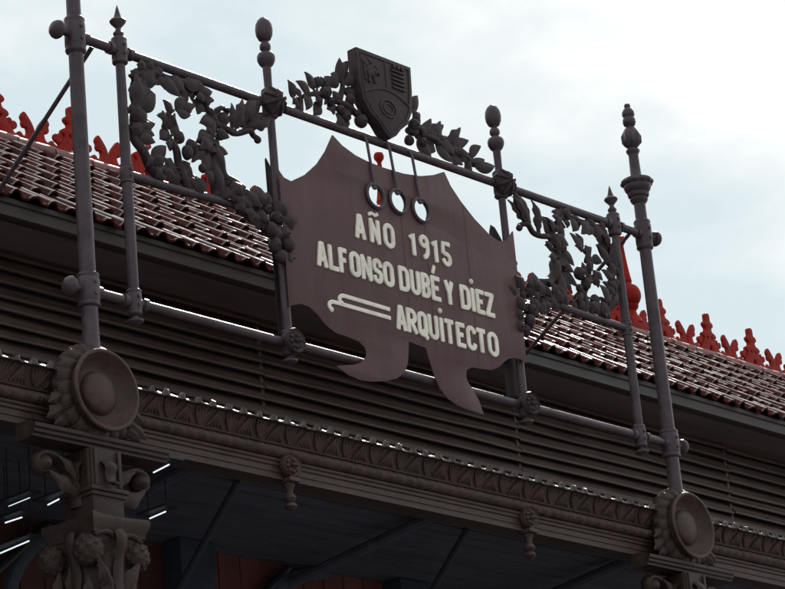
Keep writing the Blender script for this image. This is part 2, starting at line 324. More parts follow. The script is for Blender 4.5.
# round cover tiles along the ridge foot
mb=MB()
for i in range(int((X1-X0)/.36)):
    x=X0+i*.36; mb.sweep([(x,3.255,9.615+RNG.uniform(-.008,.008)),(x+.2,3.255,9.622),(x+.385,3.255,9.632)],[.075,.068,.062],12,1.0)
mb.build('ridge_tile',M['panel'],roof)
# crest
def sym(p): return p+[(-x,z) for x,z in reversed(p)]
tall=sym([(.215,0),(.16,.05),(.11,.11),(.078,.16),(.085,.178),(.105,.19),(.104,.212),(.078,.226),(.048,.232),(.034,.272),(.05,.284),(.072,.302),(.066,.325),(.036,.338),(.027,.352),(.03,.40),(.02,.42)])
hole1=[(.028,.15),(.048,.165),(.05,.19),(.03,.2),(.018,.17)]
hole2=[(-x,z) for x,z in reversed(hole1)]
scr=[(.205,0),(.3655,0),(.3655,.06),(.358,.12),(.335,.18),(.30,.225),(.268,.262),(.25,.245),(.236,.215),(.252,.19),(.243,.165),(.258,.14),(.282,.15),(.296,.125),(.29,.085),(.268,.06),(.24,.062),(.222,.088),(.2,.082),(.196,.05)]
scr2=[(-x,z) for x,z in reversed(scr)]
crest_me=curve_sheet('crest_panel',[smooth(tall,1),hole1,hole2,[(0,.115),(.022,.085),(.03,.055),(.016,.035),(0,.03),(-.016,.035),(-.03,.055),(-.022,.085)]],.045,0,M['red'],.006)
leaf_me=curve_sheet('crest_scroll',[smooth(scr,1),smooth(scr2,1)],.034,0,M['red'],.006)
lobe=[(.128,.078),(.15,.10),(.172,.105),(.19,.125),(.186,.15),(.165,.162),(.145,.152),(.137,.172),(.118,.178),(.104,.162),(.112,.142),(.13,.13),(.118,.11)]
lobe_me=curve_sheet('crest_lobe',[[(-.3665,0),(.3665,0),(.3665,.03),(.30,.034),(.24,.05),(.2,.075),(.17,.062),(.15,.03),(-.15,.03),(-.17,.062),(-.2,.075),(-.24,.05),(-.30,.034),(-.3665,.03)],smooth(lobe,1),smooth([(-x,z) for x,z in reversed(lobe)],1)],.026,0,M['red'],.006)
bm=bmesh.new(); bm.from_mesh(crest_me); bm.from_mesh(leaf_me); bm.from_mesh(lobe_me); bm.to_mesh(crest_me); bm.free()
for k in range(-7,21):
    o=link('crest_panel',crest_me,roof); o.location=Vector((.35+.735*k,RY,RZ+.03))-wpos(roof)
    o.rotation_euler=(RNG.uniform(-.03,.03),0,RNG.uniform(-.03,.03))
for fx in (3.85,7.21):
    m_=MB(); m_.box(fx-.13,fx+.13,RY-.11,RY+.11,RZ-.02,RZ+.12,.01)
    m_.lathe([(.12,.1),(.1,.15),(.07,.19),(.06,.23),(.085,.26),(.09,.285),(.07,.3)],(fx,RY,RZ),n=20)
    m_.lathe([(.05,.29)]+[(.125*math.sin(a)+.0,.385-.125*math.cos(a)) for a in lin(.45,2.75,13)]+[(.05,.51),(.055,.53)],(fx,RY,RZ),n=24)
    m_.lathe([(.056,.525),(.046,.58),(.034,.68),(.025,.78),(.018,.88),(.022,.89),(.042,.92),(.045,.945),(.035,.97),(.008,.985)],(fx,RY,RZ),n=16)
    m_.build('ridge_finial',M['red'],roof)
# eave board, soffit
MB().prism_x([(1.165,7.915),(1.155,7.922),(1.155,7.992),(1.140,8.0),(1.140,8.032),(1.23,8.075),(1.23,7.915)],lin(X0,X1,3)).build('eave_board',M['fascia'],bld)
MB().box(X0,X1,1.232,1.75,7.925,7.94).build('soffit',M['soffit'],bld)
# louvres, bay by bay
bay=2.72; first=-2.40-bay*2
mb=MB()
nb=int((X1-first)/bay)
for k in range(8):
    for b in range(nb+1):
        xa=max(X0,first+b*bay+.003); xb=min(X1,first+(b+1)*bay-.003)
        z=7.225+k*.0905+RNG.uniform(-.003,.003); t=RNG.uniform(-.005,.005); tw=RNG.uniform(-.006,.006); p1,p2=RNG.uniform(0,6),RNG.uniform(1.5,4)
        pr=[(1.582+t,z-.004),(1.575+t,z-.003),(1.571+t,z),(1.573+t,z+.016),(1.58+t,z+.021),(1.63,z+.098),(1.642,z+.092)]
        m_=MB(); m_.prism_x(pr,lin(xa,xb,13))
        mb.add([(x,y+.004*math.sin(p1+p2*x*.7),zz+.004*math.sin(p1+p2*x)+tw*(x-xa)/(xb-xa)) for x,y,zz in m_.v],m_.f)
mb.build('louvre_slats',M['wood'],bld)
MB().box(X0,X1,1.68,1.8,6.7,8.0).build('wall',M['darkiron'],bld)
mb=MB().prism_x([(1.56,6.75),(1.56,7.2),(1.545,7.205),(1.545,7.235),(1.679,7.235),(1.679,6.75)],lin(X0,X1,3)); mb.build('lower_board',M['wood'],bld)
MB().prism_x([(1.6,7.885),(1.6,7.924),(1.679,7.924),(1.679,7.885)],lin(X0,X1,3)).build('top_board',M['redboard'],bld)
for b in range(nb+1):
    x=first+b*bay
    if X0<x<X1: MB().box(x-.016,x+.016,1.600,1.679,7.237,7.923,.006).build('mullion',M['wood'],bld)
# low porch roof behind the cornice, its ceiling and joists
MB().prism_x([(.16,6.44),(1.559,6.79),(1.559,6.74),(.16,6.40)],lin(X0,X1,3)).build('porch_roof',M['tile'],bld)
mb=MB()
for k in range(16):
    y=.2+k*.135
    mb.box(X0,X1,y,y+.118,6.455+RNG.uniform(-.004,.004),6.475)
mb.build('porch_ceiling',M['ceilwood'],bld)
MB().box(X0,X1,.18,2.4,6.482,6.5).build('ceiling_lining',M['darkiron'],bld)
for k in range(-3,5):
    x=1.03+k*2.2
    mb=MB().sweep([(x,.2,6.43),(x,1.0,6.40),(x+.05,2.34,6.27)],.038,8); mb.build('joist',M['ceilwood'],bld)
for k in range(-3,5):
    x=.12+k*2.2
    MB().box(x-.16,x+.16,2.12,2.38,0,6.452,.01).build('inner_post',M['darkiron'],bld)
    MB().sweep([(x-.77,.95,6.44),(x-.77,2.3,5.15)],.022,8).build('roof_brace',M['blackiron'],bld)
    MB().sweep([(x+.95,2.2,6.40),(x+.16,2.2,5.75)],.03,8).build('roof_brace',M['blackiron'],bld)
    MB().sweep(spl([(x+.55,2.2,5.6),(x+.62,2.2,5.95),(x+.78,2.2,6.2),(x+1.0,2.2,6.34),(x+1.35,2.2,6.42)],4),.05,8,.6).build('arched_brace',M['darkiron'],bld)
    mb=MB().box(x+.161,x+2.039,2.30,2.36,5.0,6.452)
    for q in range(1,9): mb.box(x+.161+q*.209-.008,x+.161+q*.209+.008,2.292,2.301,5.0,6.45)
    mb.build('wall_panel',M['panel'] if k>=0 else M['redboard'],bld)
    MB().box(x+.161,x+2.039,2.27,2.36,4.86,4.999,.008).build('wall_rail',M['darkiron'],bld)
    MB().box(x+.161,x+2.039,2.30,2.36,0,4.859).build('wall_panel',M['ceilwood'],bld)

# ------------------------------------------------------------------ cornice
cor=thing('iron_cornice','long cast iron cornice beam with palmette crest running above the columns','cornice',(0,.1,6.1))
CX0,CX1=-8.5,10.5
MB().prism_x([(.24,6.150),(.12,6.150),(.10,6.142),(.085,6.144),(.085,6.158),(.094,6.163),(.094,6.182),(.087,6.186),(.087,6.196),(.093,6.2),(.093,6.222),(.082,6.228),(.082,6.245),(.07,6.25),(.066,6.262),(.074,6.268),(.09,6.272),(.09,6.345),(.068,6.35),(.064,6.358),(.074,6.366),(.052,6.41),(.024,6.446),(.014,6.456),(.05,6.462),(.24,6.452)],lin(CX0,CX1,40)).build('beam',M['castiron'],cor)
# crest: wavy cap with small tips
P=.123
mb=MB(); xs=lin(CX0,CX1,int((CX1-CX0)/.0103))
vs=[];fs=[]
for x in xs:
    u=((x/P)%1.0)-.5; cell=int(x//P)
    b_=math.exp(-(u/.11)**2); s_=.010*math.cos(2*PI*u*1.0+PI)*.5+.006*math.sin(cell*2.4+u)
    top=6.466+.036*b_+.004*math.sin(cell*1.7)+s_*.5
    f=.004*math.sin(x*31)
    vs+=[(x,-.002-.014*b_+f,6.454),(x,-.014-.012*b_+f,6.459),(x,-.013-.010*b_+f,6.464+.030*b_),(x,.014-.006*b_,top+.012),(x,.026,top+.006),(x,.032,6.458)]
for j in range(len(xs)-1):
    for i in range(6):
        k=(i+1)%6; fs.append((j*6+i,j*6+k,(j+1)*6+k,(j+1)*6+i))
mb.add(vs,fs); mb.build('crest_edge',M['worn'],cor,ang=50)
# palmettes on the cove under the crest
mb=MB(); n=int((CX1-CX0)/P)
def cove(t): # t 0 bottom ..1 top -> (y,z)
    return (.072-.056*t**1.3-.004, 6.364+.09*t)
for i in range(n):
    xc=math.ceil(CX0/P)*P+i*P+P*.0
    up=(i%2==0)
    for q in range(-2,3):
        pts=[]
        for t in lin(0,1,5):
            dx=(q*.024*t+q*.003) if up else (q*.003+q*.024*(1-t))
            y,z=cove(.06+.9*t*(1-.05*abs(q))); pts.append((xc+dx,y,z))
        mb.sweep(pts,[.004,.010,.012,.011,.005],6,.8)
    for sgn in (-1,1):
        pts=[(xc+sgn*(.004+ (P*.5-.006)*t),cove(.04+.93*(t if up else 1-t))[0]-.003,cove(.04+.93*(t if up else 1-t))[1]) for t in lin(0,1,4)]
        mb.sweep(pts,.0055,6)
mb.build('palmette_relief',M['castiron'],cor)
# leaf band
mb=MB(); xs=lin(CX0,CX1,int((CX1-CX0)/.0085)); vs=[];fs=[]; na=9
for x in xs:
    u=(x/.094)%1.0; v=abs(u-.5)*2
    for a in range(na):
        t=a/(na-1); th=PI*(t-.5)
        leafy=.006*math.cos(2*PI*(u*3+.9*abs(t-.5)))+.010*(1-v**2)*math.cos(th)-.008*(1 if .93<v else 0)
        r=.030+leafy
        vs.append((x,.078-r*math.cos(th)*1.0,6.308+.035*math.sin(th)))
for j in range(len(xs)-1):
    for a in range(na-1): fs.append((j*na+a,j*na+a+1,(j+1)*na+a+1,(j+1)*na+a))
mb.add(vs,fs); mb.build('leaf_band',M['castiron'],cor,ang=60)
def rosette(mb,c,r,axis='y',petals=8,depth=.03):
    mb.lathe([(r,depth*.0),(r,-depth*.55),(r*.93,-depth*.8),(r*.86,-depth*.62),(r*.8,-depth*.55),(r*.1,-depth*.55)],c,'y',28)
    for i in range(petals):
        a=2*PI*i/petals+.2; rr=r*.5
        mb.ball((c[0]+rr*math.cos(a),c[1]-depth*.55,c[2]+rr*math.sin(a)),(r*.2,depth*.35,r*.2),10,.05,i)
    mb.ball((c[0],c[1]-depth*.6,c[2]),(r*.22,depth*.6,r*.22),10)
for px in (-1.11,1.11):
    mb=MB(); rosette(mb,(px,.076,6.232),.078,depth=.05)
    pd=mb.build('pendant',M['castiron'],cor)
    mb=MB(); mb.box(px-.045,px+.045,.03,.13,6.13,6.157,.006)
    mb.lathe([(.03,6.135),(.035,6.11),(.024,6.095),(.02,6.07),(.034,6.05),(.04,6.035),(.03,6.02),(.02,6.012),(.036,6.0),(.04,5.985),(.026,5.967),(.005,5.96)],(px,.085,0),n=18)
    mb.build('drop',M['castiron'],pd)

# ------------------------------------------------------------------ columns with round dish bosses
def make_column():
    cx,cy=-2.708,.04
    t=thing('iron_column','','column',(cx,cy,0))
    mb=MB().lathe([(.17,.55),(.155,.6),(.14,.7),(.14,2.5),(.135,4.9),(.135,5.06),(.155,5.075),(.155,5.1),(.135,5.115),(.135,5.3)],(cx,cy,0),n=28)
    for i in range(12):
        a=2*PI*i/12; mb.sweep([(cx+.137*math.cos(a),cy+.137*math.sin(a),.75),(cx+.134*math.cos(a),cy+.134*math.sin(a),4.85)],.013,6)
    mb.build('shaft',M['column'],t)
    MB().box(cx-.28,cx+.28,cy-.28,cy+.28,0,.35,.015).lathe([(.26,.35),(.26,.4),(.22,.46),(.22,.5),(.17,.56)],(cx,cy,0),n=28).build('base',M['column'],t)
    # capital
    mb=MB(); q=math.sqrt(2)
    # square steps of the abacus with hollowed sides
    def sqring(hw,z,hol=.0,n=9):
        out=[]
        for side in range(4):
            for i in range(n-1):
                u=-1+2*i/(n-1); d=hw-hol*(1-u*u)
                x,y=[(u*hw,-d),(d,u*hw),(-u*hw,d),(-d,-u*hw)][side]
                out.append((cx+x,cy+y,z))
        return out
    rings=[(.115,5.36,0),(.12,5.40,0),(.15,5.47,.01),(.175,5.515,.02),(.178,5.53,.02),(.186,5.535,.02),(.186,5.555,.02),(.192,5.565,.02),(.205,5.60,.025),(.208,5.612,.025),(.208,5.632,.025),(.2,5.642,.025),(.15,5.652,.01),(.118,5.66,0)]
    vs=[];fs=[]
    for hw,z,ho in rings: vs+=sqring(hw,z,ho)
    N=32
    for j in range(len(rings)-1):
        for i in range(N):
            k=(i+1)%N; fs.append((j*N+i,j*N+k,(j+1)*N+k,(j+1)*N+i))
    fs.append(tuple(range(N-1,-1,-1))); fs.append(tuple((len(rings)-1)*N+i for i in range(N)))
    mb.add(vs,fs)
    # acanthus scroll leaf down each face
    for dx,dy in ((0,-1),(1,0),(-1,0),(0,1)):
        pts=[(cx+dx*d,cy+dy*d,z) for d,z in ((.185,5.56),(.2,5.52),(.195,5.47),(.175,5.42),(.158,5.35),(.16,5.27),(.168,5.2),(.16,5.14),(.14,5.1))]
        mb.sweep(spl(pts,3),[.034+.006*math.sin(i*.6) for i in range(len(spl(pts,3)))],8,.45,up=(dx,dy,0.01))
    mb.lathe([(.136,5.11),(.14,5.2),(.148,5.3),(.15,5.4),(.14,5.47)],(cx,cy,0),n=28)
    for sg in (-1,1):
        mb.leaf((cx+sg*.05,5.12),(cx+sg*.1,5.34),.1,cy-.135,.03,3,.5).leaf((cx+sg*.03,5.2),(cx+sg*.15,5.4),.07,cy-.15,.03,2,.5).leaf((cx+sg*.11,5.12),(cx+sg*.16,5.3),.08,cy-.09,.03,3,.5)
        sp_=[(cx+sg*(.03+.0),cy-.165,5.53),(cx+sg*.07,cy-.17,5.545),(cx+sg*.12,cy-.172,5.54),(cx+sg*.165,cy-.165,5.52)]
        mb.sweep(spl(sp_,4),.016,8)
        for yy in (.06,.14): mb.leaf((cx-.09*1 if sg<0 else cx+.09,5.12),(cx+sg*.15,5.38),.08,cy+yy,.02,3,.5)
    cap=mb.build('capital',M['column'],t)
    for sx in (-1,1):
        for sy in (-1,1):
            c=(cx+sx*.165,cy+(.175 if sy>0 else -.11),5.45)
            mb=MB(); mb.ball(c,(.085,.085,.088),20,.0)
            rr=random.Random(int(sx+3*sy+9))
            for i in range(44):
                a=i*2.39996; zz=1-2*(i+.5)/44; r_=math.sqrt(1-zz*zz)
                mb.ball((c[0]+.070*r_*math.cos(a),c[1]+.070*r_*math.sin(a),c[2]+.073*zz),.022+.003*math.sin(i*1.3),9)
            mb.build('rosette',M['column'],cap)
    # neck with little shell
    mb=MB().box(cx-.112,cx+.112,cy-.112,cy+.112,5.655,6.035,.008)
    mb.box(cx-.135,cx+.135,cy-.135,cy+.135,5.79,5.815,.006).box(cx-.125,cx+.125,cy-.125,cy+.125,5.765,5.79,.006)
    for dx,dy in ((0,-1),(-1,0),(1,0)):
        mb.sweep(spl([(cx+dx*.118,cy+dy*.118,5.96),(cx+dx*.145,cy+dy*.145,5.93),(cx+dx*.135,cy+dy*.135,5.88),(cx+dx*.15,cy+dy*.15,5.835),(cx+dx*.19,cy+dy*.19,5.825)],4),[.05,.05,.05,.048,.046,.044,.04,.038,.036,.034,.032,.03,.03,.03,.028,.026,.02],9,.35,up=(dx,dy,.01))
        for sg in (-1,1): mb.box(cx+(dx*.113 if dx else sg*.085)-.012,cx+(dx*.113 if dx else sg*.085)+.012,cy+(dy*.113 if dy else sg*.085)-.012,cy+(dy*.113 if dy else sg*.085)+.012,5.82,6.03,.003)
    mb.build('neck',M['column'],t)
    # side scroll brackets
    for sg in (-1,1):
        pts=[(cx+sg*x,cy+.02,z) for x,z in ((.11,5.72),(.13,5.83),(.19,5.93),(.28,5.985),(.35,5.99),(.395,5.965),(.4,5.92),(.37,5.89),(.335,5.895),(.325,5.925),(.345,5.945),(.36,5.93))]
        mb=MB().sweep(spl(pts,4),[.03-.0003*i for i in range(len(spl(pts,4)))],10,1.7)
        mb.leaf((cx+sg*.13,5.78),(cx+sg*.33,5.87),.07,cy-.03,.015,2,.3).leaf((cx+sg*.15,5.86),(cx+sg*.27,5.96),.05,cy-.035,.01,2,.3)
        mb.ball((cx+sg*.355,cy+.02,5.93),(.05,.075,.05),14,.04,3)
        mb.build('scroll_bracket',M['column'],t)
    # moulded console under the dish
    mb=MB(); pr=[(.10,6.04),(-.0,6.04),(-.035,6.045),(-.035,6.06),(-.05,6.068),(-.05,6.085),(-.062,6.093),(-.062,6.115),(-.03,6.125),(.0,6.14),(.10,6.14)]
    mb.prism_x(pr,[cx-.49,cx-.2,cx+.2,cx+.49]).build('console',M['column'],t)
    # dish boss with leaf ruff behind
    dc=(cx,0,6.368); R=.237
    prof=[(.20,.07),(.215,.02),(.20,-.01),(.215,-.055),(R-.012,-.09),(R-.003,-.098),(R,-.105),(R-.004,-.113),(R-.014,-.116),(R-.022,-.112),(R-.03,-.098),(R-.055,-.06),(R-.085,-.035),(R-.1,-.03),(.128,-.03),(.126,-.038)]
    prof+=[(.124*math.cos(a),-.04-.05*math.sin(a)) for a in lin(.1,1.5,9)]
    ds=MB().lathe(prof,dc,'y',56).build('dish',M['castiron'],t,ang=30)
    mb=MB(); nn=216; vs=[];fs=[]
    pr=[(.20,.10,0),(.255,.085,.3),(.285,.055,.8),(.296,.02,1),(.29,-.012,1),(.272,-.035,.9),(.25,-.05,.7),(.225,-.056,.3),(.2,-.05,0)]
    for (r,y,k) in pr:
        for q in range(nn):
            a=2*PI*q/nn; u=(a*20/(2*PI)+.5*(y<0))%1.0; lobe_=math.sin(PI*u)**.6; vein=.0035*math.cos(2*PI*5*u)
            rr_=r+k*(.017*lobe_-.017+vein); yy_=y-k*.012*lobe_
            vs.append((dc[0]+rr_*math.cos(a+.25*k*(.3-y)),dc[1]+yy_,dc[2]+rr_*math.sin(a+.25*k*(.3-y))))
    for j_ in range(len(pr)-1):
        for q in range(nn):
            k=(q+1)%nn; fs.append((j_*nn+q,j_*nn+k,(j_+1)*nn+k,(j_+1)*nn+q))
    mb.add(vs,fs)
    for sg in (-1,1):
        for (a0,b0,a1,b1,w) in ((.2,-.1,.35,-.19,.09),(.18,-.16,.3,-.222,.08),(.22,-.02,.34,-.10,.07)):
            mb.leaf((dc[0]+sg*a0,dc[2]+b0),(dc[0]+sg*a1,dc[2]+b1),w,.0,.03,3,.45)
    mb.build('leaf_ruff',M['column'],ds)
    MB().lathe([(.2,.0),(.215,.03),(.215,.1)],dc,'y',32).build('boss_back',M['column'],ds)
    return t
colA=make_column()
colA['label']='cast iron column with rosette capital and dish boss under the left post'
colA['group']='cast iron columns under the cornice'
colB=copy_tree(colA); colB.location.x=2.708
colB['label']='cast iron column and dish boss under the right post, mostly cut off below'

# ------------------------------------------------------------------ iron frame
fr=thing('sign_frame','tall iron post and rail frame standing on the cornice around the name sign','frame',(0,0,6.6))
ZT,ZB=8.552,6.981
def collar(mb,x,z,r,h,n=20):
    mb.lathe([(r*.72,-h*.62),(r*.95,-h*.56),(r,-h*.5),(r*.93,-h*.42),(r,-h*.36),(r,h*.36),(r*.93,h*.42),(r,h*.5),(r*.95,h*.56),(r*.72,h*.62)],(x,0,z),n=n)
    for zz in (-h*.2,h*.2): mb.lathe([(.011,-r*.9),(.011,-r-.006),(.008,-r-.009),(.001,-r-.009)],(x-.004,0,z+zz),'y',6)
for sg in (-1,1):
    x=sg*2.708
    mb=MB().lathe([(.07,6.56),(.06,6.6),(.05,6.63),(.048,6.75),(.0475,ZB),(.0455,7.8),(.043,ZT),(.042,8.80)],(x,0,0),n=24)
    collar(mb,x,ZB,.066,.17); collar(mb,x,ZT,.062,.19)
    tp=mb.build('tall_post',M['iron'],fr)
    for z in (ZT,ZB):
        xs_=x+sg*.055
        MB().lathe([(.02,0),(.022,sg*.04),(.026,sg*.055),(.05,sg*.062),(.057,sg*.075),(.055,sg*.09),(.045,sg*.107),(.025,sg*.118),(.002,sg*.122)],(xs_,0,z),'x',20).build('end_knob',M['iron'],tp)
    U=MB()
    U.lathe([(.043,8.79),(.06,8.81),(.066,8.825),(.06,8.84),(.075,8.85),(.08,8.87),(.072,8.882),(.09,8.895),(.1,8.92),(.098,8.935),(.112,8.95),(.114,8.965),(.108,8.978),(.08,8.99),(.05,9.0),(.04,9.02),(.036,9.17),(.04,9.185),(.05,9.2),(.05,9.212),(.035,9.225),(.03,9.235),(.05,9.25),(.062,9.275),(.065,9.31),(.06,9.345),(.045,9.375),(.03,9.392),(.028,9.402),(.04,9.41),(.048,9.43),(.047,9.455),(.036,9.475),(.046,9.49),(.045,9.515),(.03,9.54),(.02,9.552),(.024,9.565),(.018,9.58),(.003,9.588)],(x,0,0),n=24)
    for i in range(12):
        a=2*PI*i/12; U.ball((x+.1*math.cos(a),.1*math.sin(a),8.957),(.024,.024,.02),8)
    for i in range(8):
        a=2*PI*i/8; U.sweep([(x+r_*math.cos(a),r_*math.sin(a),z) for r_,z in ((.03,9.236),(.06,9.275),(.062,9.32),(.032,9.385))],[.008,.014,.014,.008],6)
    U.build('urn_finial',M['iron'],tp)
    # slim spiked post
    x=sg*2.362
    mb=MB().lathe([(.024,6.93),(.032,ZB),(.0315,7.8),(.028,8.5),(.026,8.60)],(x,0,0),n=20)
    collar(mb,x,ZB,.045,.13,16); collar(mb,x,ZT,.048,.14,16); collar(mb,x,7.772,.04,.1,16)
    sp=mb.build('slim_post',M['iron'],fr)
    MB().lathe([(.022,8.59),(.028,8.615),(.026,8.63),(.02,8.64),(.03,8.655),(.032,8.668),(.018,8.685),(.016,8.70),(.024,8.71),(.046,8.735),(.05,8.745),(.042,8.757),(.026,8.765),(.019,8.785),(.009,8.825),(.001,8.852)],(x,0,0),n=18).build('spike_finial',M['iron'],sp)
    MB().lathe([(.002,6.845),(.03,6.85),(.05,6.862),(.05,6.872),(.022,6.885),(.018,6.905),(.024,6.93)],(x,0,0),n=18).build('drop_knob',M['iron'],sp)
    # sign post
    x=sg*1.11
    mb=MB().lathe([(.026,6.95),(.028,7.1),(.026,8.0),(.025,8.65),(.0275,8.80)],(x,0,0),n=20)
    collar(mb,x,ZT,.05,.16,16); collar(mb,x,ZB,.046,.13,16)
    gp=mb.build('sign_post',M['iron'],fr)
    MB().lathe([(.027,8.8),(.045,8.82),(.056,8.845),(.058,8.87),(.05,8.89),(.03,8.902),(.022,8.912),(.034,8.925),(.036,8.945),(.03,8.962),(.018,8.974),(.02,8.98),(.038,8.99),(.052,9.02),(.056,9.055),(.052,9.09),(.038,9.12),(.018,9.14),(.002,9.145)],(x,0,0),n=24).build('egg_finial',M['iron'],gp)
    mb=MB(); c=(x,-.035,ZT)
    mb.lathe([(.095,.02),(.098,-.005),(.09,-.02),(.05,-.05),(.02,-.06)],c,'y',8)
    for i in range(8):
        a=2*PI*(i+.5)/8; mb.sweep([(c[0]+r_*math.cos(a),c[1]+y,c[2]+r_*math.sin(a)) for r_,y in ((.015,-.062),(.05,-.05),(.095,-.012))],[.012,.016,.01],7)
    mb.ball((x,-.095,ZT),.018,10)
    mb.build('diamond_boss',M['castleaf'],gp)
    mb=MB(); rosette(mb,(x,-.04,ZB),.08,depth=.042); mb.lathe([(.05,.0),(.05,.05)],(x,-.045,ZB),'y',18)
    mb.build('medallion',M['castleaf'],gp)
    MB().lathe([(.002,6.848),(.028,6.852),(.048,6.862),(.048,6.873),(.022,6.885),(.018,6.9),(.024,6.95)],(x,0,0),n=18).build('drop_knob',M['iron'],gp)
    # slim rail behind the garland
    MB().sweep([(sg*2.362,0,7.772),(sg*2.0,0,7.772),(sg*1.5,0,7.79),(sg*1.40,.01,7.76),(sg*1.11,.02,7.66)],.026,14).build('garland_rail',M['iron'],fr)
    # strut back to the roof
    k=-.70 if sg<0 else -.57
    MB().sweep([(sg*2.56,0.02,8.53),(sg*2.56,1.2,8.53+1.18*k)],.014,10).build('back_strut',M['iron'],fr)
for z,r in ((ZT,.0285),(ZB,.0275)):
    mb=MB().sweep([(x,0,z) for x in lin(-2.74,2.74,12)],r,18)
    for sg in (-1,1):
        for a,b in ((2.62,2.66),(2.42,2.45),(2.27,2.30)):
            mb.lathe([(.02,sg*a),(.038,sg*a),(.038,sg*b),(.02,sg*b)],(0,0,z),'x',16)
    mb.build('top_rail' if z==ZT else 'bottom_rail',M['iron'],fr)

# ------------------------------------------------------------------ name sign
FY=-.05
sg_=thing('name_sign','brown cut-out sheet sign with raised cream lettering hung between the iron posts','sign',(0,FY,6.8))
outline=[(-1.131,8.085),(-1.09,8.045),(-1.027,8.036),(-.899,8.11),(-.781,8.212),(-.693,8.32),(-.612,8.452),(-.605,8.452),(-.528,8.404),(-.407,8.366),(-.296,8.352),(-.15,8.346),(.042,8.352),(.211,8.376),(.35,8.418),(.455,8.466),(.462,8.466),(.514,8.38),(.603,8.292),(.727,8.197),(.867,8.118),(.97,8.088),(1.05,8.12),(1.118,8.198),(1.125,8.198),(1.125,7.9),(1.12,7.5),(1.116,7.262),(1.08,7.274),(1.041,7.277),(.98,7.275),(.924,7.257),(.87,7.22),(.819,7.18),(.74,7.145),(.642,7.134),(.54,7.126),(.487,7.10),(.472,7.056),(.48,7.02),(.52,6.98),(.575,6.91),(.613,6.817),(.523,6.822),(.448,6.825),(.35,6.838),(.27,6.865),(.2,6.92),(.158,7.0),(.125,7.10),(.102,7.172),(-.06,7.185),(-.072,7.12),(-.09,7.03),(-.13,6.965),(-.2,6.915),(-.3,6.88),(-.428,6.85),(-.54,6.838),(-.65,6.85),(-.755,6.888),(-.68,6.908),(-.59,6.928),(-.52,6.958),(-.478,6.998),(-.468,7.03),(-.482,7.065),(-.53,7.092),(-.628,7.102),(-.737,7.108),(-.823,7.142),(-.89,7.198),(-.956,7.23),(-1.027,7.236),(-1.09,7.215),(-1.131,7.2)]
def circ(cx,cz,r,n=28): return [(cx+r*math.cos(2*PI*i/n),cz+r*math.sin(2*PI*i/n)) for i in range(n)]
holes=[(-.262,8.12),(-.045,8.135),(.174,8.126)]
me=curve_sheet('front_sheet',[outline]+[circ(x,z,.069) for x,z in holes],.006,FY,M['sheet'],.0012)
sheet=link('front_sheet',me,sg_)
mb=MB()
for x,za,zb in ((-.02,7.2,8.04),(.205,7.12,8.03),(.62,7.14,8.27)):
    mb.prism_x([(FY-.0030,za),(FY-.0044,za+.01),(FY-.0044,zb-.01),(FY-.0030,zb)],[x-.0035,x+.0035])
mb.build('seam',M['sheet'],sheet)
# side plates behind the posts
for pts in ([(-1.135,7.02),(-1.02,7.02),(-1.0,7.4),(-1.0,8.05),(-1.08,8.13),(-1.13,8.20),(-1.137,8.19)],[(1.0,7.02),(1.125,7.02),(1.128,8.15),(1.122,8.17),(1.06,8.245),(1.02,8.255),(1.0,8.2)]):
    link('side_plate',curve_sheet('side_plate',[pts],.006,.05,M['sheet_dark'],.0012),sg_)
for i,(x,z) in enumerate(holes):
    mb=MB()
    ring=[(x+.079*math.cos(a),FY-.014,z+.079*math.sin(a)) for a in lin(0,2*PI,41)]
    mb.sweep(ring,.0125,10,.9)
    xt=x-.035
    mb.sweep([(xt+.01,-.032,ZT-.01),(xt+.012,-.05,ZT-.05),(x-.012,FY-.018,z+.11),(x-.006,FY-.016,z+.07)],.011,10,.8)
    mb.ball((x-.004,FY-.012,z+.062),(.024,.01,.022),12)
    mb.ball((x+.022,FY-.012,z+.066),(.018,.009,.016),12)
    mb.build('ring_hanger',M['iron'],sg_)
